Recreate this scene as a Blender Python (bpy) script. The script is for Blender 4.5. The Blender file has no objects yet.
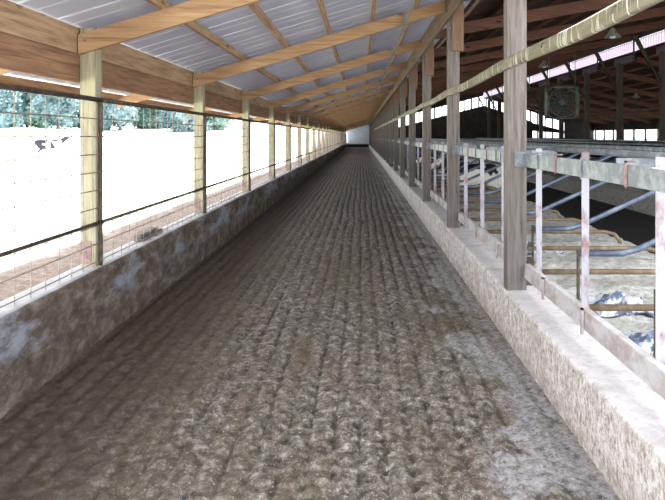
import bpy, bmesh, math, random
from mathutils import Vector, noise, Matrix
random.seed(7)
C = bpy.context.scene.collection
PI = math.pi
ORD = ['nearest', 'second', 'third', 'fourth', 'fifth', 'sixth', 'seventh', 'eighth', 'ninth', 'tenth', 'eleventh', 'twelfth',
       'thirteenth', 'fourteenth', 'fifteenth', 'sixteenth']

# ------------------------------------------------------------------ camera
H = 1.70
cam = bpy.data.cameras.new('camera'); co = bpy.data.objects.new('camera', cam); C.objects.link(co)
co.location = (0, 0, H); co.rotation_euler = (PI/2, 0, 0)
cam.sensor_width = 36; cam.lens = 650/665*36
cam.shift_x = -28.5/665; cam.shift_y = -114/665
cam.clip_end = 1000
bpy.context.scene.camera = co

# ------------------------------------------------------------------ materials
class N:
    def __init__(s, name):
        m = s.m = bpy.data.materials.new(name); m.use_nodes = True
        s.t = m.node_tree; s.n = s.t.nodes; s.l = s.t.links
        s.b = s.n['Principled BSDF']; s.tc = s.n.new('ShaderNodeTexCoord')
    def mapping(s, scale, loc=(0, 0, 0), src='Object'):
        mp = s.n.new('ShaderNodeMapping'); mp.inputs['Scale'].default_value = scale; mp.inputs['Location'].default_value = loc
        s.l.new(s.tc.outputs[src], mp.inputs['Vector']); return mp.outputs[0]
    def noise(s, scale, stretch=(1, 1, 1), detail=5, rough=.6, loc=(0, 0, 0), dist=0):
        t = s.n.new('ShaderNodeTexNoise'); t.inputs['Scale'].default_value = scale
        t.inputs['Detail'].default_value = detail; t.inputs['Roughness'].default_value = rough
        t.inputs['Distortion'].default_value = dist
        s.l.new(s.mapping(stretch, loc), t.inputs['Vector']); return t.outputs['Fac']
    def ramp(s, f, stops):
        r = s.n.new('ShaderNodeValToRGB'); e = r.color_ramp.elements
        while len(e) < len(stops): e.new(.5)
        for k, (p, c) in enumerate(stops):
            e[k].position = p; e[k].color = (*c, 1) if not isinstance(c, (int, float)) else (c, c, c, 1)
        s.l.new(f, r.inputs[0]); return r.outputs[0]
    def mix(s, f, a, b, mode='MIX'):
        x = s.n.new('ShaderNodeMix'); x.data_type = 'RGBA'; x.blend_type = mode
        for sock, v in ((x.inputs[0], f), (x.inputs[6], a), (x.inputs[7], b)):
            if isinstance(v, (int, float)): sock.default_value = v
            elif isinstance(v, tuple): sock.default_value = (*v, 1)
            else: s.l.new(v, sock)
        return x.outputs[2]
    def math(s, op, a, b=0.):
        x = s.n.new('ShaderNodeMath'); x.operation = op
        for sock, v in ((x.inputs[0], a), (x.inputs[1], b)):
            if isinstance(v, (int, float)): sock.default_value = v
            else: s.l.new(v, sock)
        return x.outputs[0]
    def xyz(s, src='Object'):
        x = s.n.new('ShaderNodeSeparateXYZ'); s.l.new(s.tc.outputs[src], x.inputs[0]); return x.outputs
    def band(s, v, lo, hi):
        x = s.n.new('ShaderNodeMapRange'); x.inputs['From Min'].default_value = lo; x.inputs['From Max'].default_value = hi
        x.interpolation_type = 'SMOOTHSTEP'
        s.l.new(v, x.inputs['Value']); return x.outputs[0]
    def done(s, col, rough=.8, metal=0, bump=None, bs=.3, bd=.02):
        if isinstance(col, tuple): s.b.inputs['Base Color'].default_value = (*col, 1)
        else: s.l.new(col, s.b.inputs['Base Color'])
        if isinstance(rough, (int, float)): s.b.inputs['Roughness'].default_value = rough
        else: s.l.new(rough, s.b.inputs['Roughness'])
        s.b.inputs['Metallic'].default_value = metal
        if bump is not None:
            b = s.n.new('ShaderNodeBump'); b.inputs['Strength'].default_value = bs; b.inputs['Distance'].default_value = bd
            s.l.new(bump, b.inputs['Height']); s.l.new(b.outputs[0], s.b.inputs['Normal'])
        return s.m

def srgb(r, g, b):
    f = lambda c: (c/255/12.92 if c/255 <= .04045 else ((c/255+.055)/1.055)**2.4)
    return (f(r), f(g), f(b))

def wood(name, dark, mid, light, axis, knots=True, rough=.75):
    s = N(name); st = [9, 9, 9]; st[axis] = .55
    g = s.noise(3.2, tuple(st), 6, .65, dist=.6)
    st2 = [34, 34, 34]; st2[axis] = 1.2
    fine = s.noise(2, tuple(st2), 3, .6)
    c = s.ramp(g, [(.3, dark), (.5, mid), (.72, light)])
    c = s.mix(.35, c, s.ramp(fine, [(.3, .3), (.7, .95)]), 'MULTIPLY')
    big = s.noise(.9, (1, 1, 1), 3, .5, loc=(3, 1, 7))
    c = s.mix(s.ramp(big, [(.42, 0.), (.7, .45)]), c, dark)
    if knots:
        v = s.n.new('ShaderNodeTexVoronoi'); v.inputs['Scale'].default_value = 1.9
        st3 = [2.2, 2.2, 2.2]; st3[axis] = .8
        s.l.new(s.mapping(tuple(st3)), v.inputs['Vector'])
        k = s.ramp(v.outputs['Distance'], [(.07, 1.), (.14, 0.)])
        c = s.mix(k, c, tuple(x*.25 for x in dark))
    return s.done(c, rough, bump=fine, bs=.2, bd=.004)

M = {}
M['pine_x'] = wood('pine rafter', srgb(144, 108, 76), srgb(198, 158, 116), srgb(218, 182, 140), 0)
M['pine_y'] = wood('pine purlin', srgb(146, 113, 84), srgb(198, 164, 128), srgb(216, 186, 152), 1)
M['header'] = wood('header wood', srgb(116, 82, 60), srgb(168, 128, 96), srgb(192, 152, 118), 1)
M['treated'] = wood('treated post', srgb(136, 128, 100), srgb(190, 182, 152), srgb(212, 206, 180), 2)
M['grey_post'] = wood('weathered post', srgb(84, 75, 70), srgb(124, 114, 108), srgb(150, 141, 135), 2, knots=False)
M['grey_beam'] = wood('weathered beam', srgb(96, 78, 62), srgb(138, 115, 93), srgb(160, 138, 114), 1)
M['block'] = wood('bolted block', srgb(108, 80, 62), srgb(142, 110, 86), srgb(164, 132, 108), 2)
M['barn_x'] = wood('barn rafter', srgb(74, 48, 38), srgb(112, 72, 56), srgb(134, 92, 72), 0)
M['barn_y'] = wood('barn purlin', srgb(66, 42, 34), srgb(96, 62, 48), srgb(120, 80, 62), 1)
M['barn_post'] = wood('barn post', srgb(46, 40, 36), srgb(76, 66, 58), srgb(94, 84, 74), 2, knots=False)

def plank_rail():
    s = N('old splashed rail')
    g = s.noise(4, (8, .5, 8), 5)
    c = s.ramp(g, [(.3, srgb(98, 92, 78)), (.6, srgb(132, 126, 109)), (.8, srgb(152, 147, 133))])
    d = s.noise(5, (1, 7, .5), 3, .6)
    c = s.mix(s.ramp(d, [(.58, 0.), (.63, .9)]), c, srgb(226, 224, 214))
    c = s.mix(s.ramp(s.noise(2, (1, 1, 1), 3, loc=(4, 2, 1)), [(.4, 0.), (.7, .5)]), c, srgb(128, 120, 92))
    return s.done(c, .8, bump=g, bs=.25, bd=.006)
M['rail'] = plank_rail()

def concrete_left():
    s = N('left wall concrete')
    a = s.noise(6, (1, .6, 1.2), 9, .75)
    c = s.ramp(a, [(.34, srgb(58, 46, 38)), (.5, srgb(96, 82, 72)), (.64, srgb(136, 125, 116))])
    p = s.noise(1.3, (1, .5, 1.7), 9, .75, loc=(2, 9, 1))
    z = s.xyz()[2]
    hi = s.math('MULTIPLY', s.band(z, .18, .42), s.ramp(p, [(.5, 0.), (.58, .8)]))
    c = s.mix(hi, c, srgb(150, 156, 168))
    top = s.band(z, .605, .615)
    c = s.mix(top, c, s.ramp(s.noise(6, (1, 1, 1)), [(.3, srgb(176, 172, 172)), (.7, srgb(214, 212, 214))]))  # top painted paler: sky light from outside put into the colour
    return s.done(c, .85, bump=a, bs=.6, bd=.03)
M['concrete_left'] = concrete_left()

def concrete_curb():
    s = N('curb concrete')
    a = s.noise(22, (1, 1, 1), 8, .8)
    c = s.ramp(a, [(.36, srgb(158, 134, 118)), (.46, srgb(222, 208, 197)), (.58, srgb(250, 243, 238))])
    v = s.noise(30, (1, 1, .55), 6, .8, loc=(2, 5, 1))                     # flung manure flecks
    z = s.xyz()[2]
    face = s.math('SUBTRACT', 1., s.band(z, .38, .42))
    c = s.mix(s.math('MULTIPLY', face, s.ramp(v, [(.5, 0.), (.6, .7)])), c, srgb(134, 106, 84))
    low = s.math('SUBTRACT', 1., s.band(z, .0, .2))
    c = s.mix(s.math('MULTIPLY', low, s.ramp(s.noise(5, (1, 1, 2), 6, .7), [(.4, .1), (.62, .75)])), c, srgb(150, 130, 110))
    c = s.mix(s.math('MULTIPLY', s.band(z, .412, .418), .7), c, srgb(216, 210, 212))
    st = s.noise(2.6, (1, 1, 1), 7, .7, loc=(5, 5, 5))
    c = s.mix(s.ramp(st, [(.5, 0.), (.66, .5)]), c, srgb(168, 158, 150))
    return s.done(c, .9, bump=a, bs=.6, bd=.015)
M['curb'] = concrete_curb()

def floor_mat():
    s = N('manure scraped grooved concrete')
    at = s.n.new('ShaderNodeAttribute'); at.attribute_name = 'rise'
    X, Y, Z = s.xyz()
    a = s.noise(16, (1, .8, 1), 9, .85)
    c = s.ramp(a, [(.38, srgb(46, 37, 28)), (.47, srgb(100, 87, 74)), (.54, srgb(145, 133, 122)), (.64, srgb(212, 203, 195))])
    cl = s.noise(5.5, (1.3, .8, 1), 6, .75, loc=(2, 2, 2))
    c = s.mix(.75, c, s.ramp(cl, [(.38, .42), (.5, .95), (.6, 1.)]), 'MULTIPLY')
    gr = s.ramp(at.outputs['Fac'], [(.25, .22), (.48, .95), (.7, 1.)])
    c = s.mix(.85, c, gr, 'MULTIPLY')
    ol = s.noise(1.1, (1.6, .35, 1), 5, .6, loc=(7, 3, 0))
    c = s.mix(s.ramp(ol, [(.45, 0.), (.65, .55)]), c, srgb(96, 86, 58))
    rd = s.noise(1.4, (1.6, .5, 1), 4, .6, loc=(1, 13, 0))
    c = s.mix(s.ramp(rd, [(.54, 0.), (.68, .4)]), c, srgb(106, 76, 58))
    # wet manure strip by the left wall
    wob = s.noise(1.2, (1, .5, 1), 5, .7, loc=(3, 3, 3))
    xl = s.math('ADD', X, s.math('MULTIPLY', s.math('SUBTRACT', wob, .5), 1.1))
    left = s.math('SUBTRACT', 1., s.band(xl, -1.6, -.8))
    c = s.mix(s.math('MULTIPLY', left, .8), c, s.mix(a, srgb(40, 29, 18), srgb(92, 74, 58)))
    # lime dust along the right curb and blown patches
    wob2 = s.noise(1.7, (1, .7, 1), 7, .75, loc=(8, 2, 3))
    xr = s.math('ADD', X, s.math('MULTIPLY', s.math('SUBTRACT', wob2, .5), 3.0))
    right = s.band(xr, .74, 1.05)
    sp = s.ramp(s.noise(22, (1, 1, 1), 8, .85, loc=(1, 1, 1)), [(.42, .05), (.56, 1.)])
    c = s.mix(s.math('MULTIPLY', s.math('MULTIPLY', right, sp), .9), c, srgb(188, 183, 186))
    fl = s.ramp(s.noise(60, (1, .8, 1), 4, .8, loc=(4, 1, 1)), [(.60, 0.), (.66, .8)])
    fl = s.math('MULTIPLY', fl, s.math('SUBTRACT', 1., s.math('MULTIPLY', left, .8)))
    c = s.mix(fl, c, srgb(222, 216, 208))
    r = s.ramp(a, [(.3, .55), (.7, .85)])
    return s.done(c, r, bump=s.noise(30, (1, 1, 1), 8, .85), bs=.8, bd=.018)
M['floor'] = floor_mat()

def gravel(name, c1, c2, c3, sc=12, bs=.5):
    s = N(name); a = s.noise(sc, (1, 1, 1), 8, .75)
    c = s.ramp(a, [(.3, c1), (.5, c2), (.7, c3)])
    return s.done(c, .95, bump=a, bs=bs, bd=.03)
M['bedding'] = gravel('grey bedding', srgb(136, 130, 116), srgb(198, 194, 184), srgb(234, 232, 228), 14, .8)
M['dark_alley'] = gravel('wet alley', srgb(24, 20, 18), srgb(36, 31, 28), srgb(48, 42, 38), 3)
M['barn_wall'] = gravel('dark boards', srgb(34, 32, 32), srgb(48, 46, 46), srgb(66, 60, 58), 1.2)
M['white_soil'] = gravel('pale ground', srgb(196, 192, 180), srgb(216, 212, 202), srgb(232, 230, 222), 2)

def yard_mat():
    s = N('yard ground'); X, Y, Z = s.xyz()
    a = s.noise(10, (1, 1, 1), 8, .75)
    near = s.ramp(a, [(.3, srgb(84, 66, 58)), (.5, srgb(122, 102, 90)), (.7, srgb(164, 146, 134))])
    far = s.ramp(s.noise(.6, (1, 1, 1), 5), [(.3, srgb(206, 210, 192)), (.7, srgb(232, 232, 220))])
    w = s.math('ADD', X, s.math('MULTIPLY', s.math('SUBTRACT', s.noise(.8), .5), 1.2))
    return s.done(s.mix(s.band(w, -5.4, -4.4), far, near), .95, bump=a, bs=.5, bd=.03)  # brown gravel strip; eave shade and sunlit field also put into the colour
M['yard'] = yard_mat()

def metal(name, c1, c2, rough=.5, met=.3, sc=12, stretch=(1, 1, 1), lo=.45, hi=.62):
    s = N(name); a = s.noise(sc, stretch, 6, .7)
    return s.done(s.ramp(a, [(lo, c1), (hi, c2)]), rough, met, bump=a, bs=.15, bd=.003)
M['sheet'] = metal('white roof sheet', srgb(216, 219, 236), srgb(232, 235, 247), .38, .55, 1.5)
M['sheet_end'] = metal('end wall sheet', srgb(212, 218, 222), srgb(226, 230, 234), .5, 0, 2)
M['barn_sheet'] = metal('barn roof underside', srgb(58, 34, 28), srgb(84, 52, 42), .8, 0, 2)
M['galv'] = metal('galvanised rail', srgb(112, 117, 124), srgb(152, 157, 162), .5, .3, 10)
M['bar'] = metal('painted bar', srgb(170, 166, 173), srgb(128, 94, 94), .6, .05, 9, (1, 1, .5), .5, .66)
M['bottom_rail'] = metal('bottom rail', srgb(206, 200, 199), srgb(176, 160, 154), .75, .05, 7, (1, .6, 1))
M['pink'] = metal('rust pink clip', srgb(160, 132, 128), srgb(130, 98, 92), .7, .1, 20)
M['dark_pipe'] = metal('dark pipe', srgb(66, 58, 52), srgb(104, 90, 76), .6, .3, 15)
M['wire'] = metal('galvanised wire', srgb(168, 156, 144), srgb(130, 112, 100), .6, .3, 15)
M['blue_pipe'] = metal('blue grey pipe', srgb(80, 90, 108), srgb(112, 120, 134), .4, .35, 8)
M['rust_pipe'] = metal('rust brown pipe', srgb(120, 100, 76), srgb(150, 134, 110), .6, .1, 8)
M['fan'] = metal('fan steel', srgb(110, 120, 116), srgb(84, 92, 88), .6, .3, 8)
M['blade'] = metal('fan blade', srgb(60, 66, 64), srgb(84, 90, 88), .6, .3, 8)
M['lamp'] = metal('lamp shade', srgb(150, 150, 146), srgb(116, 116, 110), .5, .1, 8)
M['blue_sheet'] = metal('blue plastic', srgb(84, 92, 118), srgb(196, 196, 202), .5, 0, 7, (1, 1, 1), .46, .5)

def translucent(name, col, f=.7, base=None):
    s = N(name); s.done(base or col, .5)
    t = s.n.new('ShaderNodeBsdfTranslucent'); t.inputs[0].default_value = (*col, 1)
    mx = s.n.new('ShaderNodeMixShader'); mx.inputs[0].default_value = f
    out = s.n['Material Output']
    s.l.new(s.b.outputs[0], mx.inputs[1]); s.l.new(t.outputs[0], mx.inputs[2]); s.l.new(mx.outputs[0], out.inputs[0])
    return s.m
M['sheet'] = translucent('white roof sheet', (.60, .66, .95), .045, (.74, .77, .88))
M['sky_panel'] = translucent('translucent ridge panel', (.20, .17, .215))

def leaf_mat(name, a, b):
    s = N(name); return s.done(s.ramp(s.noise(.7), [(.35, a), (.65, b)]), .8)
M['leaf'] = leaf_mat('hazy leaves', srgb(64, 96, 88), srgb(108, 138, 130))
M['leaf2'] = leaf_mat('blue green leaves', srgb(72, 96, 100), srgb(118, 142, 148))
M['trunk'] = gravel('bark', srgb(84, 74, 66), srgb(110, 98, 88), srgb(130, 118, 106), 6)

def cow_mat(name, th, black, white):
    s = N(name); oi = s.n.new('ShaderNodeObjectInfo')
    mp = s.n.new('ShaderNodeMapping'); s.l.new(s.tc.outputs['Object'], mp.inputs[0])
    cb = s.n.new('ShaderNodeCombineXYZ'); 
    m = s.math('MULTIPLY', oi.outputs['Random'], 30.)
    s.l.new(m, cb.inputs[0]); s.l.new(m, cb.inputs[1]); s.l.new(cb.outputs[0], mp.inputs['Location'])
    t = s.n.new('ShaderNodeTexNoise'); t.inputs['Scale'].default_value = 1.5; t.inputs['Detail'].default_value = 2
    s.l.new(mp.outputs[0], t.inputs['Vector'])
    return s.done(s.ramp(t.outputs['Fac'], [(th, black), (th+.015, white)]), .75)
M['cow'] = cow_mat('holstein hide', .49, srgb(24, 22, 22), srgb(222, 216, 206))
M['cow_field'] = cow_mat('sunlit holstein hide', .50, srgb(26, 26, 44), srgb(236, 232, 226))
M['horn'] = gravel('muzzle skin', srgb(120, 96, 90), srgb(150, 122, 114), srgb(168, 140, 132), 8)

# ------------------------------------------------------------------ mesh helpers
class MB:
    def __init__(s): s.v = []; s.f = []
    def box(s, x0, x1, y0, y1, z0, z1):
        b = len(s.v)
        s.v += [(x0, y0, z0), (x1, y0, z0), (x1, y1, z0), (x0, y1, z0), (x0, y0, z1), (x1, y0, z1), (x1, y1, z1), (x0, y1, z1)]
        s.f += [tuple(b+i for i in q) for q in ((3, 2, 1, 0), (4, 5, 6, 7), (0, 1, 5, 4), (1, 2, 6, 5), (2, 3, 7, 6), (3, 0, 4, 7))]
        return s
    def prism(s, prof, axis, a0, a1):       # profile in the other two axes, extruded
        n = len(prof); b = len(s.v)
        for a in (a0, a1):
            for p, q in prof:
                s.v.append({0: (a, p, q), 1: (p, a, q), 2: (p, q, a)}[axis])
        s.f.append(tuple(b+i for i in range(n))); s.f.append(tuple(b+n+i for i in reversed(range(n))))
        for i in range(n):
            j = (i+1) % n; s.f.append((b+i, b+n+i, b+n+j, b+j))
        return s
    def tube(s, pts, r, k=8, cap=True):
        pts = [Vector(p) for p in pts]; n = len(pts); b = len(s.v)
        rr = r if isinstance(r, (list, tuple)) else [r]*n
        ref = None
        for i, p in enumerate(pts):
            d = (pts[min(i+1, n-1)]-pts[max(i-1, 0)]).normalized()
            if ref is None:
                ref = Vector((0, 0, 1)) if abs(d.z) < .9 else Vector((1, 0, 0))
            u = d.cross(ref).normalized(); w = u.cross(d).normalized(); ref = w
            for j in range(k):
                a = 2*PI*j/k; q = p+(u*math.cos(a)+w*math.sin(a))*rr[i]; s.v.append(tuple(q))
        for i in range(n-1):
            for j in range(k):
                j2 = (j+1) % k; s.f.append((b+i*k+j, b+i*k+j2, b+(i+1)*k+j2, b+(i+1)*k+j))
        if cap:
            s.f.append(tuple(b+j for j in reversed(range(k)))); s.f.append(tuple(b+(n-1)*k+j for j in range(k)))
        return s
    def ell(s, c, r, seg=14, ring=9, jit=0):
        b = len(s.v); cx, cy, cz = c; rx, ry, rz = r if not isinstance(r, (int, float)) else (r, r, r)
        s.v.append((cx, cy, cz+rz))
        for i in range(1, ring):
            t = PI*i/ring
            for j in range(seg):
                a = 2*PI*j/seg
                d = Vector((math.sin(t)*math.cos(a), math.sin(t)*math.sin(a), math.cos(t)))
                k = 1+jit*noise.noise(d*2.3+Vector(c))
                s.v.append((cx+rx*d.x*k, cy+ry*d.y*k, cz+rz*d.z*k))
        s.v.append((cx, cy, cz-rz)); e = len(s.v)-1
        for j in range(seg):
            j2 = (j+1) % seg
            s.f.append((b, b+1+j, b+1+j2)); s.f.append((e, e-seg+j2, e-seg+j))
            for i in range(ring-2): s.f.append((b+1+i*seg+j, b+1+(i+1)*seg+j, b+1+(i+1)*seg+j2, b+1+i*seg+j2))
        return s
    def mesh(s, name, smooth=False):
        me = bpy.data.meshes.new(name); me.from_pydata([tuple(v) for v in s.v], [], s.f)
        bm = bmesh.new(); bm.from_mesh(me); bmesh.ops.recalc_face_normals(bm, faces=bm.faces); bm.to_mesh(me); bm.free()
        if smooth:
            for p in me.polygons: p.use_smooth = True
        return me
    def build(s, name, mat, parent=None, loc=(0, 0, 0), smooth=False, bevel=0):
        me = s.mesh(name, smooth); me.materials.append(mat)
        o = bpy.data.objects.new(name, me); C.objects.link(o); o.location = loc
        if parent: o.parent = parent
        if bevel:
            m = o.modifiers.new('b', 'BEVEL'); m.width = bevel; m.segments = 2; m.limit_method = 'ANGLE'
        return o

def tag(o, label, cat, group=None, kind=None):
    o['label'] = label; o['category'] = cat
    if group: o['group'] = group
    if kind: o['kind'] = kind
    return o
def struct(o): o['kind'] = 'structure'; return o
def empty(name, loc):
    o = bpy.data.objects.new(name, None); o.empty_display_size = .1; C.objects.link(o); o.location = loc; return o
def copy_tree(o, parent=None):
    c = o.copy(); C.objects.link(c)
    if parent: c.parent = parent
    for ch in list(o.children): copy_tree(ch, c)
    return c
def nth(i, near, far, cut=12):
    """own label for each of the near repeats, one shared label for the tiny far ones"""
    return near % ORD[i] if i < cut else far

# ------------------------------------------------------------------ dimensions
BAY = 3.66; Y0 = 5.39
NB = 26
YS = [Y0+BAY*i for i in range(NB)]
YEND = 100.
XL, XR = -2.14, 1.21
XO = -2.35                    # outer side of the left wall
SL = .30                      # lean-to roof slope
def rz(x): return 2.37+SL*(x+2.33)        # underside of the rafters

# ------------------------------------------------------------------ alley floor
def alley_floor():
    ys = [-2., 0., 1.5, 2.4]; y = 2.6
    while y < YEND:
        ys.append(y); y += min(.25, .0008*y*y+.004)
    ys.append(YEND)
    nx = 220; xs = [XL-.05+(XR+.1-XL)*i/nx for i in range(nx+1)]
    verts = []; rise = []
    for y in ys:
        amp = 1.
        for x in xs:
            wob = .03*noise.noise(Vector((x*1.3, y*.35, 0)))
            ph = (x+wob)/.14
            g = abs(math.sin(PI*ph))**.6                                    # ridge 1, groove 0
            mask = .5+.5*noise.noise(Vector((x*1.1, y*.5, 5)))
            strong = .5+.5*min(1, max(0, mask*1.5-.1))
            c1 = noise.noise(Vector((x*16, y*12, 1)))
            c2 = noise.noise(Vector((x*38, y*28, 2)))
            big = noise.noise(Vector((x*4, y*2.5, 3)))
            e = g*strong
            h = .026*(e-.5)+.015*c1+.010*c2+.008*big
            edge = min(1, max(0, (x-.9)/.25), 1) if x > .9 else 0
            h *= 1-.45*edge
            if x < -1.5: h += .02*min(1, (-1.5-x)/.6)
            verts.append((x, y, h*amp))
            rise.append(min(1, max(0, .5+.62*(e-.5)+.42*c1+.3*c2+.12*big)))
    n = nx+1; faces = []
    for j in range(len(ys)-1):
        for i in range(nx): faces.append((j*n+i, j*n+i+1, (j+1)*n+i+1, (j+1)*n+i))
    me = bpy.data.meshes.new('floor'); me.from_pydata(verts, [], faces)
    at = me.attributes.new('rise', 'FLOAT', 'POINT'); at.data.foreach_set('value', rise)
    for p in me.polygons: p.use_smooth = True
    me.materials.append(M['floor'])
    o = bpy.data.objects.new('floor', me); C.objects.link(o); struct(o)
alley_floor()

# ------------------------------------------------------------------ rough blocks: walls with a worn surface
def worn_wall(name, prof, y0, y1, mat, amp=.007, kmax=.25):
    """closed profile (x,z) swept along y, jittered by noise"""
    P = []
    n = len(prof)
    for i in range(n):
        a, b = Vector(prof[i]), Vector(prof[(i+1) % n]); L = (b-a).length; k = max(1, int(L/.035))
        for q in range(k): P.append(a+(b-a)*q/k)
    ys = []; y = y0
    while y < y1: ys.append(y); y += .035 if y < 9 else .07 if y < 12 else (.2 if y < 30 else 1.)
    ys.append(y1); m = len(P); vs = []; fs = []
    for y in ys:
        for p in P:
            d = amp*(noise.noise(Vector((p.x*5, y*4, p.y*6)))+.5*noise.noise(Vector((p.x*15, y*14, p.y*15))))
            vs.append((p.x+d, y, p.y+(d*.6 if p.y > .05 else 0)))
    for j in range(len(ys)-1):
        for i in range(m):
            i2 = (i+1) % m; fs.append((j*m+i, j*m+i2, (j+1)*m+i2, (j+1)*m+i))
    fs.append(tuple(range(m))); fs.append(tuple((len(ys)-1)*m+i for i in reversed(range(m))))
    b = MB(); b.v = vs; b.f = fs
    return b.build(name, mat, smooth=True)
struct(worn_wall('wall_left', [(XL, -.05), (XL, .59), (XL-.03, .62), (XO, .62), (XO, -.3)], -2, YEND, M['concrete_left']))
struct(worn_wall('wall_right', [(XR, -.05), (XR-.01, .405), (XR+.004, .42), (1.56, .42), (1.56, -.05)], -2, YEND, M['curb']))

# end wall of the alley
b = MB(); x = XL
prof = []
while x < XR+.3:
    prof += [(x, YEND), (x+.16, YEND), (x+.19, YEND-.04), (x+.22, YEND-.04)]; x += .25
prof2 = [(p[0], p[1]+.05) for p in reversed(prof)]
b.prism(prof+prof2, 2, .45, 3.9); struct(b.build('wall_back', M['sheet_end']))
struct(MB().box(XO, XR+.35, YEND-.06, YEND+.1, -.05, .45).build('baseboard_back', M['dark_alley']))

# ------------------------------------------------------------------ lean-to roof sheet with ribs
def ribbed(name, x0, x1, zf, y0, y1, mat, pitch=.305, th=.012, rib=.022):
    prof = []; y = y0
    while y < y1:
        prof += [(y, 0), (y+pitch*.33, 0), (y+pitch*.33+.012, .006), (y+pitch*.33+.03, .006), (y+pitch*.33+.042, 0), (y+pitch-.05, 0), (y+pitch-.035, rib), (y+pitch-.015, rib)]; y += pitch
    prof.append((y, 0)); n = len(prof); b = MB()
    for dz in (0, th):
        for x in (x0, x1):
            for (yy, zz) in prof: b.v.append((x, yy, zf(x)+zz+dz))
    for i in range(n-1):
        b.f.append((i, i+1, n+i+1, n+i)); b.f.append((2*n+i, 3*n+i, 3*n+i+1, 2*n+i+1))
        b.f.append((i, 2*n+i, 2*n+i+1, i+1)); b.f.append((n+i, n+i+1, 3*n+i+1, 3*n+i))
    b.f.append((0, n, 3*n, 2*n)); b.f.append((n-1, 3*n-1, 4*n-1, 2*n-1))
    return b.build(name, mat)
PUR = .089; RD = .165
def roof_under(x): return rz(x)+RD+PUR+.002
struct(ribbed('ceiling', -3.45, 1.75, roof_under, 1.5, YEND+.2, M['sheet'], pitch=.6, rib=.03))  # near end cut short out of view so open sky lights the foreground

# ------------------------------------------------------------------ rafters, purlins, headers
def sl_box(b, x0, x1, y0, y1, zf, h):
    i = len(b.v)
    b.v += [(x0, y0, zf(x0)), (x1, y0, zf(x1)), (x1, y1, zf(x1)), (x0, y1, zf(x0)),
            (x0, y0, zf(x0)+h), (x1, y0, zf(x1)+h), (x1, y1, zf(x1)+h), (x0, y1, zf(x0)+h)]
    b.f += [tuple(i+k for k in q) for q in ((3, 2, 1, 0), (4, 5, 6, 7), (0, 1, 5, 4), (1, 2, 6, 5), (2, 3, 7, 6), (3, 0, 4, 7))]
    return b
r0 = empty('roof_rafter', (0, 0, 0))
sl_box(MB(), -2.33, XR-.045, -.045, 0, rz, RD).build('rafter_board', M['pine_x'], r0, bevel=.003)
sl_box(MB(), -3.38, -2.42, -.045, 0, lambda x: rz(x)+.03, RD-.03).build('rafter_tail', M['pine_x'], r0)
mm = MB().tube([(-2.27, -.055, rz(-2.27)+.10), (-2.27, -.044, rz(-2.27)+.10)], .013, 8); mm.build('bolt_head', M['galv'], r0)
for i, y in enumerate(YS):
    o = r0 if i == 0 else copy_tree(r0)
    o.location = (0, y, 0)
    tag(o, nth(i, 'sloping pine rafter of the alley roof, %s from the camera',
               'tiny far pine rafter of the alley roof near the pale end wall'), 'rafter', 'rafters under the alley roof')
names = ['first from the wooden header', 'second from the wooden header', 'third from the wooden header',
         'fourth from the wooden header', 'fifth from the wooden header', 'nearest the right hand beam']
for k in range(5):
    x = -1.64+.6*k
    sl_box(MB(), x-.02, x+.02, 1.5, YEND, lambda q, x=x: rz(x)+RD+.001, PUR-.006).build('roof_purlin', M['pine_y'])
    tag(bpy.data.objects[-1] if False else C.objects[-1], 'long pine purlin under the white roof sheets, %s' % names[k], 'purlin', 'purlins under the alley roof')
def long_board(name, x0, x1, z0, z1, y0, y1, mat, label, cat, bevel=.004):
    return tag(MB().box(x0, x1, y0, y1, z0, z1).build(name, mat, bevel=bevel), label, cat)
HX = -2.335
long_board('header_board', HX-.04, HX, 2.14, 2.375, 1.5, YEND-.1, M['header'], 'darker lower header board bolted behind the tops of the left posts', 'beam')
long_board('header_board', HX-.045, HX-.005, 2.38, 2.60, 1.5, YEND-.1, M['pine_y'], 'lighter upper header board tucked under the roof above the lower header', 'beam')
long_board('fascia_board', -3.43, -3.39, 2.17, 2.28, 1.5, YEND, M['pine_y'], 'narrow pine fascia board along the roof overhang outside the left posts', 'beam')
long_board('support_beam', XR-.042, XR-.002, 3.28, 3.60, 1.5, YEND-.1, M['grey_beam'], 'deep weathered wooden beam along the tops of the right hand posts', 'beam')

# ------------------------------------------------------------------ left posts
def post_mesh(w, d, h, mat, name, parent): return MB().box(0, w, 0, d, 0, h).build(name, mat, parent, bevel=.006)
p0 = empty('wooden_post', (0, 0, 0))
MB().box(HX+.004, -2.20, 0, .14, .615, 2.60).build('post_body', M['treated'], p0, bevel=.006)
MB().box(-2.325, -2.235, -.008, 0, .64, .83).build('base_bracket', M['pink'], p0)
bb = MB()
for zz in (.69, .735, .78): bb.tube([(-2.28, -.016, zz), (-2.28, -.007, zz)], .010, 8)
bb.build('bracket_bolts', M['galv'], p0)
for i, y in enumerate(YS):
    o = p0 if i == 0 else copy_tree(p0)
    o.location = (0, y, 0)
    tag(o, nth(i, 'square yellowish treated wooden post on the left wall, %s from the camera',
               'tiny far treated wooden post on the left wall, towards the end wall'), 'post', 'posts on the left wall')

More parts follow.
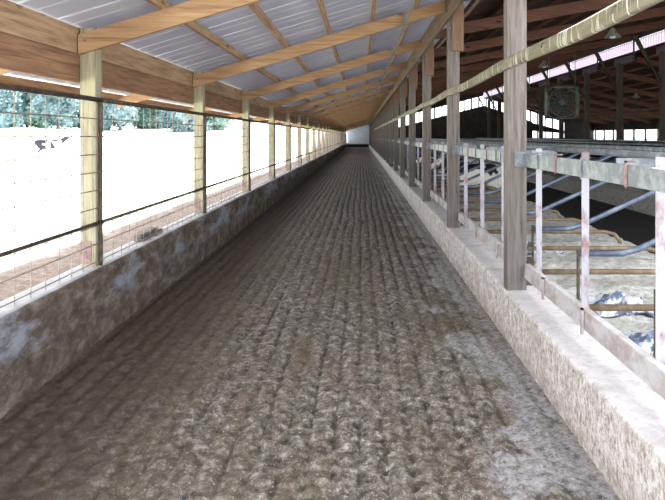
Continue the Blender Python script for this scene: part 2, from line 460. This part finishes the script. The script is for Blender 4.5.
# ------------------------------------------------------------------ left wire fence, one panel per bay
def fence_panel(first=False):
    t = empty('wire_fence_panel', (0, 0, 0)); X = -2.168
    L = BAY-.01
    b = MB()
    for k in range(10):
        z = .66+.148*k
        b.tube([(X-.018, 0, z), (X-.018, L, z)], .0045, 4, False)
    for k in range(18):
        y = .1+.203*k
        b.tube([(X-.024, y, .625), (X-.024, y, 1.995)], .0038, 4, False)
    b.build('wire_mesh', M['wire'], t)
    MB().tube([(X, 0, 2.0), (X, L, 2.0)], .020, 10).build('top_pipe', M['dark_pipe'], t, smooth=True)
    MB().tube([(X+.005, 0, .985), (X+.005, L, .985)], .0145, 10).build('lower_pipe', M['dark_pipe'], t, smooth=True)
    MB().box(X-.022, X+.004, -.012, .012, .615, 2.02).build('upright_post', M['dark_pipe'], t, bevel=.003)
    return t
f0 = fence_panel()
for i, y in enumerate([Y0-BAY]+YS):
    o = f0 if i == 0 else copy_tree(f0)
    o.location = (0, y+.05, 0)
    tag(o, nth(i, 'wire mesh panel with dark pipe rails on the left wall, %s bay from the camera',
               'tiny far wire mesh panel with pipe rails on the left wall'), 'fence', 'wire panels on the left wall')

# short board lying on the wall top
bd = MB().box(-.045, .045, 0, .75, 0, .03).box(-.05, .03, .02, .62, .03, .062).build('loose_board', M['grey_post'], loc=(-2.275, 6.62, .625), bevel=.006)
bd.rotation_euler = (0, 0, .03)
tag(bd, 'short pale board lying on top of the left wall between the first two posts', 'board')

# ------------------------------------------------------------------ right posts
q0 = empty('barn_post', (0, 0, 0))
MB().box(XR+.002, XR+.165, 0, .14, .41, 3.62).build('post_body', M['grey_post'], q0, bevel=.006)
MB().box(XR+.055, XR+.215, -.042, -.002, 2.88, 3.60).build('bolted_block', M['block'], q0, bevel=.004)
bb = MB()
for zz in (3.2,): bb.tube([(XR+.03, -.012, zz), (XR+.03, 0, zz)], .014, 8)
bb.tube([(XR+.12, -.052, 3.0), (XR+.12, -.04, 3.0)], .012, 8)
bb.build('bolt_heads', M['galv'], q0)
MB().box(XR+.06, XR+.16, -.012, -.001, 1.44, 1.57).build('rail_bracket', M['galv'], q0, bevel=.003)
for i, y in enumerate(YS):
    o = q0 if i == 0 else copy_tree(q0)
    o.location = (0, y, 0)
    tag(o, nth(i, 'weathered grey square post standing on the right curb, %s from the camera',
               'tiny far grey post on the right curb, packed close towards the end wall'), 'post', 'posts on the right curb')

# ------------------------------------------------------------------ long pole rail on the alley side of the right posts
def pole():
    ys = []; y = 1.2
    while y < 60: ys.append(y); y += .25 if y < 20 else 1
    b = MB(); n = 10
    prof = [(math.copysign(abs(math.cos(a))**.6, math.cos(a))*.021, math.copysign(abs(math.sin(a))**.7, math.sin(a))*.047) for a in [2*PI*k/n for k in range(n)]]
    for y in ys:
        s = math.cos((y-Y0)/BAY*2*PI)*.010; w = .006*noise.noise(Vector((y*1.3, 0, 0)))
        for p in prof: b.v.append((XR-.028+p[0]+w*.4, y, 2.275+s+w+p[1]))
    for j in range(len(ys)-1):
        for i in range(n): i2 = (i+1) % n; b.f.append((j*n+i, j*n+i2, (j+1)*n+i2, (j+1)*n+i))
    b.f.append(tuple(range(n))); b.f.append(tuple((len(ys)-1)*n+i for i in range(n)))
    return b.build('wooden_rail', M['rail'], smooth=True)
po = pole(); tag(po, 'long pale splashed wooden rail running across the right hand posts above head height', 'rail')
nb = MB()
for y in (2.55, 2.95, 4.1): nb.tube([(XR-.052, y, 2.29), (XR-.068, y, 2.285), (XR-.07, y+.004, 2.255)], .004, 6)
nb.build('bent_nail', M['dark_pipe'], po)

# ------------------------------------------------------------------ feed fence panels
def feed_panel(bars=(1.05, 2.2, 3.39)):
    t = empty('feed_fence_panel', (0, 0, 0)); L = BAY
    # channel rail: three sided section
    b = MB(); x0, x1, z0, z1 = 1.345, 1.388, 1.448, 1.552
    b.prism([(x1, z0), (x0, z0), (x0, z1), (x1, z1), (x1, z1-.008), (x0+.008, z1-.008), (x0+.008, z0+.008), (x1, z0+.008)], 1, .145, L-.002)
    b.build('top_rail', M['galv'], t)
    MB().tube([(1.60, 0, 1.592), (1.60, L, 1.592)], .022, 10).build('back_pipe', M['galv'], t, smooth=True)
    b = MB(); b.prism([(1.35, .525), (1.40, .52), (1.41, .62), (1.40, .645), (1.355, .645)], 1, .15, L-.01)
    b.build('bottom_rail', M['bottom_rail'], t, bevel=.005)
    for dy in bars:
        b = MB().prism([(1.392, dy), (1.440, dy), (1.440, dy+.024), (1.434, dy+.024), (1.434, dy+.006), (1.392, dy+.006)], 2, .60, 1.60)
        bar = b.build('upright_bar', M['bar'], t, bevel=.002)
    for dy in (.35, .85, 1.07, 1.55, 2.22, 2.75, 3.2):
        w = .014
        MB().box(1.334, 1.344, dy, dy+w, 1.44, 1.575).box(1.334, 1.39, dy, dy+w, 1.566, 1.576).build('rail_clip', M['pink'] if dy in (.35, 1.55, 2.75) else M['galv'], t)
    for dy in (.2, 1.0, 2.2, 3.05):
        MB().box(1.335, 1.349, dy, dy+.03, .495, .655).box(1.335, 1.36, dy, dy+.03, .645, .655).build('rail_foot', M['bottom_rail'], t)
    MB().box(1.415, 1.47, .17, .2, .42, .66).build('rail_foot', M['dark_pipe'], t)
    MB().tube([(1.46, 1.0, .42), (1.46, 1.0, .7)], .02, 8).build('rail_foot', M['dark_pipe'], t)
    for dy in (.12, 1.8, 3.6):
        MB().box(1.389, 1.60, dy-.012, dy+.012, 1.50, 1.58).build('spacer_arm', M['galv'], t)
    return t
g0 = feed_panel(); gn = feed_panel((1.34, 2.37, 3.44))
for i, y in enumerate([Y0-BAY]+YS[:-1]):
    o = gn if i == 0 else g0 if i == 1 else copy_tree(g0)
    o.location = (0, y, 0)
    tag(o, nth(i, 'white barred metal feed fence panel behind the right posts, %s bay from the camera',
               'tiny far metal feed fence panel behind the right posts'), 'fence', 'feed fence panels along the right curb')

# ------------------------------------------------------------------ conduit under the alley rafters
def conduit(x, z, r, lab):
    b = MB().tube([(x, 1.6, z), (x, 99, z)], r, 8); o = b.build('roof_conduit', M['galv'], smooth=True)
    b = MB()
    for y in YS[:14]: b.box(x-.018, x+.018, y-.14, y-.10, z-.02, rz(x)+RD)
    b.build('hanger', M['galv'], o); tag(o, lab, 'pipe')
conduit(.60, rz(.60)-.02, .012, 'thin shiny metal conduit hung below the alley rafters near the right beam')

# ------------------------------------------------------------------ main barn on the right
BX, BE = 10., 18.9           # ridge step line, far side wall
BY1 = 53.
RUL = lambda x: H+1.9+.183*(x-1.25)     # near slope underside of sheet
RUR = lambda x: H+2.75-.215*(x-BX)      # far slope
def slab(name, x0, x1, zf, y0, y1, mat, th=.02):
    return sl_box(MB(), x0, x1, y0, y1, zf, th).build(name, mat)
struct(slab('ceiling_barn', 1.25, BX+.2, lambda x: RUL(x)+.30, 5.5, BY1, M['barn_sheet']))  # both barn roof slabs start late to let sky light onto the stalls
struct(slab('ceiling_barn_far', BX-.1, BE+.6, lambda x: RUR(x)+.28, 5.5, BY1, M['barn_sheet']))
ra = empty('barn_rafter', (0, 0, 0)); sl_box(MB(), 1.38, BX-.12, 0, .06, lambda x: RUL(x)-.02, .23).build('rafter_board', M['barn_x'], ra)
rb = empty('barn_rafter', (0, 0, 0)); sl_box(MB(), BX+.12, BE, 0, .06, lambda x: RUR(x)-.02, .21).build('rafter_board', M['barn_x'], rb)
BYS = [Y0+BAY+BAY*i for i in range(12)]
for i, y in enumerate(BYS):
    o = ra if i == 0 else copy_tree(ra); o.location = (0, y+.15, 0)
    tag(o, 'dark reddish rafter on the near side of the barn roof, %s from the camera' % ORD[i], 'rafter', 'rafters on the near side of the barn roof')
    o = rb if i == 0 else copy_tree(rb); o.location = (0, y+.15, 0)
    tag(o, 'dark rafter of the barn roof beyond the light strip, %s from the camera' % ORD[i], 'rafter', 'rafters on the far side of the barn roof')
k = 0; x = 2.0
while x < BX-.3:
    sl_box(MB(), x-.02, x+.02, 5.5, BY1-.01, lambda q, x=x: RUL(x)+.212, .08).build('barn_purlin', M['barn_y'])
    tag(C.objects[-1], 'dark purlin under the near side of barn roof, %s from the right posts' % ('nearest' if k == 0 else ORD[k]), 'purlin', 'purlins on the near side of the barn roof')
    x += .62; k += 1
k = 0; x = BX+.5
while x < BE:
    sl_box(MB(), x-.04, x+.04, 5.5, BY1-.01, lambda q, x=x: RUR(x)+.192, .07).build('barn_purlin', M['barn_x'])
    tag(C.objects[-1], 'brown purlin on the far side of the cow barn roof, %s beyond the light strip' % ('nearest' if k == 0 else ORD[k]), 'purlin', 'purlins on the far side of the barn roof')
    x += .75; k += 1
# light strip at the ridge step: ribbed translucent panels, one per bay
def ridge_panel():
    t = empty('ridge_light_panel', (0, 0, 0))
    prof = []; y = .12
    while y < BAY-.1: prof += [(y, 0), (y+.12, 0), (y+.14, .03), (y+.18, .03)]; y += .2
    n = len(prof); b = MB()
    for z in (H+3.02, H+3.5):
        for p in prof: b.v.append((BX+p[1], p[0], z))
    for i in range(n-1): b.f.append((i, i+1, n+i+1, n+i))
    b.build('ribbed_sheet', M['sky_panel'], t)
    b = MB(); b.v = [(BX+.01, .12, H+2.76), (BX+.01, BAY*.55, H+2.76), (BX+.01, BAY*.55, H+3.02), (BX+.01, .12, H+3.02)]; b.f = [(0, 1, 2, 3)]
    b.build('lower_sheet', M['sky_panel'], t)
    MB().box(BX-.05, BX-.01, 0, BAY, H+3.5, H+3.79).box(BX-.05, BX-.01, 0, .1, H+2.76, H+3.5).build('frame', M['barn_post'], t)
    return t
rp = ridge_panel()
for i, y in enumerate(BYS):
    o = rp if i == 0 else copy_tree(rp); o.location = (0, y, 0)
    tag(o, 'pale ribbed light panel in the step of the cow barn roof, %s from the camera' % ORD[i], 'skylight', 'light panels along the barn roof step')
# posts under the roof step, with knee braces
bp = empty('barn_column', (0, 0, 0))
MB().box(BX-.1, BX+.1, 0, .2, 0, H+2.8).build('column_body', M['barn_post'], bp)
b = MB(); b.prism([(BX-.1, H+1.6), (BX-.1, H+1.75), (BX-1.05, RUL(BX-1.05)), (BX-.9, RUL(BX-.9))], 1, .04, .1); b.build('knee_brace', M['barn_post'], bp)
for i, y in enumerate(BYS):
    o = bp if i == 0 else copy_tree(bp); o.location = (0, y+1.35, 0)
    tag(o, 'dark square column in the middle of the cow barn, %s from the camera' % ORD[i], 'column', 'columns in the middle of the cow barn')
# far side wall: low wall, posts, header band
struct(MB().box(BE, BE+.15, -6, BY1, 1.5-.05, 1.5).box(BE, BE+.15, -6, BY1, -.1, 1.42).build('wall_barn_side', M['barn_wall']))
struct(MB().box(BE-.02, BE+.13, -6, BY1, 2.13, RUR(BE)+.28).build('trim_1', M['barn_wall']))
sp = MB().box(BE-.12, BE-.02, 0, .14, 0, RUR(BE)).build('side_wall_post', M['barn_post'])
kk = 0
for i in range(24):
    y = 10+1.83*i
    o = sp if i == 0 else sp.copy()
    if i: C.objects.link(o)
    o.location = (0, y, 0)
    tag(o, 'dark post of the open far side wall of the cow barn', 'post', 'posts of the far side wall of the barn')
# gable end: wall with a band of openings under the roof line
def gable():
    b = MB()
    def zt(x): return H+(1.55+.255*(x-3.2) if x < BX else 3.28-.33*(x-BX))   # top of the opening band
    xs = [1.6+.1*i for i in range(174)]
    # upper filler (above band)
    def strip(x0, x1, zlo, zhi):
        i = len(b.v); y0, y1 = BY1, BY1+.12
        b.v.extend([(x0, y0, zlo(x0)), (x1, y0, zlo(x1)), (x1, y1, zlo(x1)), (x0, y1, zlo(x0)),
                    (x0, y0, zhi(x0)), (x1, y0, zhi(x1)), (x1, y1, zhi(x1)), (x0, y1, zhi(x0))])
        b.f.extend([tuple(i+k for k in q) for q in ((3, 2, 1, 0), (4, 5, 6, 7), (0, 1, 5, 4), (1, 2, 6, 5), (2, 3, 7, 6), (3, 0, 4, 7))])
    for (x0, x1) in ((1.6, 3.0), (3.0, BX), (BX, 16.6), (16.6, BE+.1)):
        roofz = (lambda x: RUL(x)+.32) if x1 <= BX+.01 else (lambda x: RUR(x)+.32)
        if x0 in (3.0, BX):
            strip(x0, x1, zt, lambda x, f=roofz: max(f(x), zt(x)+.05))
            if x0 == 3.0: strip(x0, x1, lambda x: -.1, lambda x: zt(x)-.80)
            else:
                strip(x0, 14.0, lambda x: -.1, lambda x: zt(x)-.80)
                strip(14., 16.6, lambda x: zt(x)-1.0+.0, lambda x: zt(x)-.99)
                strip(14., 16.6, lambda x: H+.42, lambda x: zt(x)-.9)
                strip(14., 16.6, lambda x: -.1, lambda x: H-.15)
        else: strip(x0, x1, lambda x: -.1, roofz)
    return struct(b.build('wall_barn_end', M['barn_wall']))
gable()
b = MB(); x = 3.0
while x < 16.7:
    b.box(x-.06, x+.06, BY1-.05, BY1, H-.3, H+1.0+(.255*(x-3.2) if x < BX else 1.73-.33*(x-BX))+.9); x += .6
struct(b.build('trim_2', M['barn_wall']))

# dark ground of the barn, raised beds
def heap(name, x0, x1, zf, y0, y1, mat, dx=.05, amp=.03):
    b = MB(); n = int((x1-x0)/dx)+1; ys = []; y = y0
    while y < y1: ys.append(y); y += .04 if y < 9 else (.1 if y < 20 else .4)
    ys.append(y1)
    for y in ys:
        for i in range(n):
            x = x0+(x1-x0)*i/(n-1)
            z = zf(x)+amp*(noise.noise(Vector((x*2.2, y*2.2, 4)))+.8*noise.noise(Vector((x*6, y*6, 9)))+.45*noise.noise(Vector((x*15, y*15, 2))))
            b.v.append((x, y, z))
    for j in range(len(ys)-1):
        for i in range(n-1): b.f.append((j*n+i, j*n+i+1, (j+1)*n+i+1, (j+1)*n+i))
    return b.build(name, mat, smooth=True)
def bed1(x):
    if x > 3.42: return .40-(x-3.42)*3.5
    return .34+.07*math.sin((x-1.56)/1.9*PI)
struct(MB().box(1.56, BE+.1, -6, BY1+.1, -.2, 0).build('floor_barn', M['dark_alley']))
tag(heap('bedding', 1.575, 3.54, bed1, 2.2, BY1-.1, M['bedding'], amp=.045), 'lumpy pale grey bedding in the stalls just behind the feed fence', 'bedding', kind='stuff')
tag(heap('bedding', 6.1, 9.6, lambda x: .36 if 6.2 < x < 9.5 else -.05, 4, BY1-.1, M['bedding'], dx=.1, amp=.05), 'pale bedding in the stall row across the dark barn alley', 'bedding', kind='stuff')

# stall dividers
def divider(x0, flip=1):
    t = empty('stall_divider', (x0, 0, 0))
    f = flip
    MB().tube([(0, 0, .53), (f*1.5, 0, .53), (f*1.62, 0, .50), (f*1.68, 0, .42), (f*1.69, 0, .34)], .024, 8).build('lower_pipe', M['rust_pipe'], t, smooth=True)
    pts = [(0, 0, .90), (f*.30, 0, .90), (f*.40, 0, .925), (f*1.62, 0, 1.48), (f*1.9, 0, 1.50)]
    MB().tube(pts, .022, 8).build('upper_loop', M['blue_pipe'], t, smooth=True)
    MB().tube([(0, 0, .33), (0, 0, .93)], .012, 8).build('end_strap', M['dark_pipe'], t, smooth=True)
    return t
dv = divider(1.50)
for i in range(38):
    o = dv if i == 0 else copy_tree(dv); o.location = (1.48, 3.26+1.17*i, 0)
    tag(o, ('blue grey stall divider with brown lower rail behind feed fence, %s from the camera' % ORD[i]) if i < 14 else
        'tiny far stall divider pipe behind the feed fence', 'divider', 'stall dividers behind the feed fence')
dv2 = divider(6.5)
for i in range(34):
    o = dv2 if i == 0 else copy_tree(dv2); o.location = (6.6, 8.0+1.17*i, 0)
    tag(o, 'dim stall divider pipe in the row across the dark barn alley', 'divider', 'stall dividers across the dark alley')
for (x, z, lab) in ((3.36, 1.545, 'neck rail pipe across the stall dividers behind the feed fence'),
                    (6.9, 1.50, 'near long pipe of the stall row across the dark alley'),
                    (8.5, 1.545, 'far long pipe of the stall row across the dark alley')):
    tag(MB().tube([(x, 3, z), (x, BY1-5, z)], .03, 8).build('stall_rail', M['galv'], smooth=True), lab, 'rail')

# crumpled blue sheet pieces in the bedding
def crumple(name, cx, cy, sx, sy, seed, lab):
    b = MB(); n = 12; b0 = []
    for j in range(n):
        for i in range(n):
            u, v = i/(n-1)-.5, j/(n-1)-.5
            w = 1+.35*noise.noise(Vector((u*3, v*3, seed)))
            z = .10*abs(noise.noise(Vector((u*5, v*5, seed+3))))+.12*(1-2*max(abs(u), abs(v)))-.03
            b.v.append((u*sx*w, v*sy*w, z))
    for j in range(n-1):
        for i in range(n-1): b.f.append((j*n+i, j*n+i+1, (j+1)*n+i+1, (j+1)*n+i))
    o = b.build(name, M['blue_sheet'], loc=(cx, cy, bed1(cx)+.03))
    so = o.modifiers.new('s', 'SOLIDIFY'); so.thickness = .008
    tag(o, lab, 'plastic', 'crumpled plastic in the bedding')
crumple('plastic_sheet', 1.95, 4.95, .5, .45, 1, 'crumpled blue and white plastic sheet half buried in bedding, farther piece')
crumple('plastic_sheet', 1.80, 4.0, .42, .4, 5, 'crumpled blue and white plastic sheet half buried in bedding, nearer piece')
crumple('plastic_sheet', 1.9, 7.3, .6, .4, 9, 'pale blue plastic scrap in the bedding behind the gap beyond the nearest post')

# ------------------------------------------------------------------ fan and lamps
def barn_fan(loc):
    t = empty('barn_fan', loc); R = .56
    b = MB(); s = .62; y0, y1 = -.16, .16
    b.box(-s, s, y0, y1, s-.05, s).box(-s, s, y0, y1, -s, -s+.05).box(-s, -s+.05, y0, y1, -s, s).box(s-.05, s, y0, y1, -s, s)
    for sx in (-1, 1):
        for sz in (-1, 1): b.prism([(sx*s, sz*s), (sx*(s-.28), sz*s), (sx*s, sz*(s-.28))], 1, y0, y0+.02)
    b.build('housing', M['fan'], t)
    b = MB()
    for r in (.56, .46, .36, .26, .14):
        b.tube([(r*math.cos(2*PI*k/32), y0-.03, r*math.sin(2*PI*k/32)) for k in range(33)], .006 if r < .56 else .02, 6)
    for k in range(8):
        a = PI*k/8; b.tube([(-.56*math.cos(a), y0-.03, -.56*math.sin(a)), (.56*math.cos(a), y0-.03, .56*math.sin(a))], .006, 5)
    b.build('guard', M['fan'], t)
    for k in range(4):
        a = PI/2*k+.4; ca, sa = math.cos(a), math.sin(a); b = MB()
        for r, w in ((.08, .06), (.25, .13), (.42, .15), (.5, .10)):
            b.v += [(r*ca-w*sa, -.04, r*sa+w*ca), (r*ca+w*sa, .05, r*sa-w*ca)]
        b.f = [(0, 1, 3, 2), (2, 3, 5, 4), (4, 5, 7, 6)]
        o = b.build('blade', M['blade'], t); o.modifiers.new('s', 'SOLIDIFY').thickness = .008
    MB().tube([(0, -.1, 0), (0, .16, 0)], .09, 14).build('motor', M['lamp'], t, smooth=True)
    up = RUL(loc[0])-loc[2]
    MB().tube([(-.5, 0, s-.02), (-.5, 0, up-.02)], .015, 6).tube([(.5, 0, s-.02), (.5, 0, up+.05)], .015, 6).build('hanger', M['fan'], t)
    return t
tag(barn_fan((7.7, 24.9, H+1.28)), 'large round ventilation fan in a square frame hanging in the cow barn', 'fan')
def lamp(x, y, z, lab):
    t = empty('barn_lamp', (x, y, z))
    prof = [(.02, .16), (.05, .14), (.09, .05), (.18, -.05), (.2, -.07)]
    b = MB(); n = 16
    for r, zz in prof:
        for k in range(n): b.v.append((r*math.cos(2*PI*k/n), r*math.sin(2*PI*k/n), zz))
    for j in range(len(prof)-1):
        for k in range(n): k2 = (k+1) % n; b.f.append((j*n+k, j*n+k2, (j+1)*n+k2, (j+1)*n+k))
    o = b.build('lamp_shade', M['lamp'], t, smooth=True); o.modifiers.new('s', 'SOLIDIFY').thickness = .004
    MB().ell((0, 0, -.03), .07).build('bulb', M['sheet'], t, smooth=True)
    MB().tube([(0, 0, .15), (0, 0, (RUL(x) if x < BX else RUR(x))-z+.05)], .012, 6).build('stem', M['dark_pipe'], t)
    tag(t, lab, 'lamp', 'round lamps in the cow barn')
lamp(6.0, 15.5, H+2.42, 'round grey lamp under the barn roof, upper right near the light strip')
lamp(6.2, 22.0, H+2.40, 'round grey lamp under the barn roof, just right of the nearest grey post')
lamp(13.2, 31.2, H+1.9, 'round grey lamp hanging beyond the light strip, right of the fan')

# ------------------------------------------------------------------ cows
def cow_mesh(kind, mat):
    b = MB()
    def chain(pts, n=10):     # ellipsoids strung closely, fused afterwards
        for (p, r), (q, s) in zip(pts[:-1], pts[1:]):
            p, q, r, s = Vector(p), Vector(q), Vector(r), Vector(s)
            for i in range(n+1): t = i/n; b.ell(p.lerp(q, t), tuple(r.lerp(s, t)), 12, 8)
    lie = kind == 'lying'
    z = .42 if lie else 1.02
    chain([((-.78, 0, z+.08), (.20, .24, .22)), ((-.5, 0, z+.02), (.28, .31, .34)), ((0, 0, z-.02), (.3, .38 if lie else .34, .38)),
           ((.45, 0, z+.0), (.28, .29, .36)), ((.68, 0, z+.08), (.2, .22, .28))])
    hz = z+.42
    chain([((.7, 0, z+.12), (.18, .14, .24)), ((1.05, 0, hz-.06), (.13, .10, .15)), ((1.22, 0, hz), (.12, .105, .13)),
           ((1.38, 0, hz-.08), (.10, .085, .09)), ((1.56, 0, hz-.18), (.07, .075, .07))], 8)
    for s in (-1, 1):
        chain([((1.17, s*.09, hz+.06), (.03, .03, .03)), ((1.13, s*.25, hz+.05), (.05, .06, .02))], 4)
        if lie:
            chain([((.55, s*.2, .22), (.12, .1, .14)), ((.82, s*.24, .10), (.09, .06, .08)), ((.56, s*.26, .05), (.07, .04, .045))], 6)
            chain([((-.5, s*.28, .28), (.22, .12, .22)), ((-.15, s*.40, .16), (.1, .08, .12)), ((-.5, s*.46, .07), (.08, .05, .06)), ((-.28, s*.46, .05), (.09, .05, .05))], 6)
        else:
            chain([((.5, s*.16, .85), (.13, .1, .2)), ((.52, s*.16, .48), (.065, .055, .08)), ((.5, s*.16, .2), (.04, .04, .05)), ((.52, s*.16, .05), (.06, .05, .05))], 8)
            chain([((-.62, s*.17, .92), (.2, .12, .24)), ((-.5, s*.18, .66), (.1, .07, .1)), ((-.74, s*.18, .48), (.06, .045, .06)), ((-.72, s*.18, .2), (.04, .04, .05)), ((-.69, s*.18, .05), (.06, .05, .05))], 8)
    if lie: chain([((-.95, 0, z+.15), (.03, .03, .05)), ((-1.05, .05, .2), (.025, .025, .05)), ((-1.1, .1, .08), (.04, .03, .04))], 7)
    else:
        chain([((-.95, 0, 1.18), (.03, .03, .05)), ((-1.02, 0, .7), (.022, .022, .05)), ((-1.0, 0, .45), (.035, .035, .08))], 10)
        chain([((-.4, 0, .72), (.14, .13, .10)), ((-.3, 0, .7), (.12, .12, .1))], 3)
    o = b.build('tmp', mat)
    m = o.modifiers.new('r', 'REMESH'); m.mode = 'VOXEL'; m.voxel_size = .028
    sm = o.modifiers.new('s', 'SMOOTH'); sm.iterations = 5; sm.factor = .6
    bpy.context.view_layer.update()
    ev = o.evaluated_get(bpy.context.evaluated_depsgraph_get())
    me = bpy.data.meshes.new_from_object(ev); me.name = 'cow'
    for p in me.polygons: p.use_smooth = True
    bpy.data.objects.remove(o)
    return me, hz
lme, hz1 = cow_mesh('lying', M['cow']); sme, hz2 = cow_mesh('standing', M['cow_field'])
def cow(me, hz, loc, rot, lab, group=None):
    o = bpy.data.objects.new('cow', me); C.objects.link(o); o.location = loc; o.rotation_euler = (0, 0, rot)
    if me is lme: o.scale = (.8, .8, .8)
    b = MB()
    for s in (-1, 1): b.ell((1.33, s*.095, hz+.005), .02, 8, 6)
    b.build('eyes', M['dark_pipe'], o, smooth=True)
    MB().ell((1.615, 0, hz-.2), (.03, .06, .045), 10, 8).build('muzzle', M['horn'], o, smooth=True)
    tag(o, lab, 'cow', group)
cow(lme, hz1, (2.9, 15.55, .42), PI, 'black and white cow lying behind the feed fence, just left of the nearest grey post', 'cows in the barn stalls')
cow(lme, hz1, (2.9, 19.05, .42), PI, 'black and white cow lying in a stall behind the second grey post from the camera', 'cows in the barn stalls')
cow(sme, hz2, (-22.3, 46.5, .12), .55, 'black and white cow standing in the bright field outside the left wall')

# ------------------------------------------------------------------ outside on the left
def gz(x, y):
    d = max(0, -x-14)
    return -.05+.0 + (2.9*min(1, max(0, (math.hypot(x, y)-52)/50)) if True else 0)
def yard():
    b = MB(); xs = [XO, -3, -4, -6, -8, -12]+[-12-6*i for i in range(1, 35)]
    ys = [-30+4*i for i in range(70)]
    n = len(xs)
    for y in ys:
        for x in xs: b.v.append((x, y, gz(x, y)+(.15*noise.noise(Vector((x*.05, y*.05, 0))) if x < -12 else 0)))
    for j in range(len(ys)-1):
        for i in range(n-1): b.f.append((j*n+i, j*n+i+1, (j+1)*n+i+1, (j+1)*n+i))
    return struct(b.build('ground', M['yard'], smooth=True))
yard()
struct(MB().box(BE+.1, 160, -30, 250, -.3, -.05).build('ground_far', M['white_soil']))
struct(MB().box(XR+.36, XR+.42, BY1+.2, YEND, 0, 4.2).build('wall_light_block', M['barn_wall']))  # unseen wall, added to keep stray light off the far alley floor
struct(MB().box(XO, BE+.1, -40, -6.1, -.3, -.05).build('ground_bounce', M['white_soil']))  # unseen pale ground added behind the camera to bounce light inside
struct(MB().box(XO, BE+.1, YEND+.1, 250, -.3, -.05).build('ground_end', M['white_soil']))

# trees: crown made of many leaf clumps on branches, and a trunk
def tree(x, y, h, w, mat, lab, seed):
    rnd = random.Random(seed); z0 = gz(x, y)
    t = empty('tree', (x, y, z0-.1))
    MB().tube([(0, 0, 0), (.1, 0, h*.35), (0, .1, h*.8)], [.28, .2, .06], 8).build('trunk', M['trunk'], t, smooth=True)
    b = MB()
    blobs = []
    for k in range(22):
        a = rnd.uniform(0, 2*PI); r = w*.38*math.sqrt(rnd.random()); zz = h*rnd.uniform(.12, .86)
        blobs.append((Vector((r*math.cos(a), r*math.sin(a), zz)), w*rnd.uniform(.16, .28)))
    for c, r in blobs:
        b.ell(tuple(c), (r*.8, r*.8, r*.7), 8, 6, .6)
        for q in range(130):
            d = Vector((rnd.gauss(0, 1), rnd.gauss(0, 1), rnd.gauss(0, .8))).normalized()*r*rnd.uniform(.75, 1.15)
            p = c+d; s = .16; u = Vector((rnd.gauss(0, 1), rnd.gauss(0, 1), rnd.gauss(0, 1))).normalized()*s
            v = u.orthogonal().normalized()*s; i = len(b.v)
            b.v += [tuple(p-u-v), tuple(p+u-v), tuple(p+u+v), tuple(p-u+v)]; b.f.append((i, i+1, i+2, i+3))
    b.build('crown', mat, t); tag(t, lab, 'tree', 'hazy trees beyond the field')
names = ['at the left edge of the photo', 'second from the left edge', 'third from the left edge, left of the nearest post',
         'behind the nearest left post', 'just right of the nearest left post', 'midway between the first two left posts',
         'just left of the second left post', 'behind and right of the second left post']
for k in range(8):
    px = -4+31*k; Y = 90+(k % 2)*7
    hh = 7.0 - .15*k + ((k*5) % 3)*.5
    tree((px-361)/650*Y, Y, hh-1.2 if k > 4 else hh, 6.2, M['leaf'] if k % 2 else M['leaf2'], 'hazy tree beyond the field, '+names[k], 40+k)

# ------------------------------------------------------------------ light
w = bpy.data.worlds.new('World'); bpy.context.scene.world = w; w.use_nodes = True
bg = w.node_tree.nodes['Background']; bg.inputs[0].default_value = (.86, .93, 1, 1); bg.inputs[1].default_value = 1.1
sun = bpy.data.lights.new('sun', 'SUN'); sun.energy = 8; sun.angle = math.radians(.6); sun.color = (1, .96, .9)
so = bpy.data.objects.new('sun', sun); C.objects.link(so)
el = math.radians(61); az = Vector((.50, .95, 1.0)).normalized()
so.rotation_euler = az.to_track_quat('Z', 'Y').to_euler(); so.location = (20, -10, 40)
sc = bpy.context.scene
sc.view_settings.view_transform = 'Standard'; sc.view_settings.look = 'None'; sc.view_settings.gamma = 1
sc.view_settings.exposure = 2.05
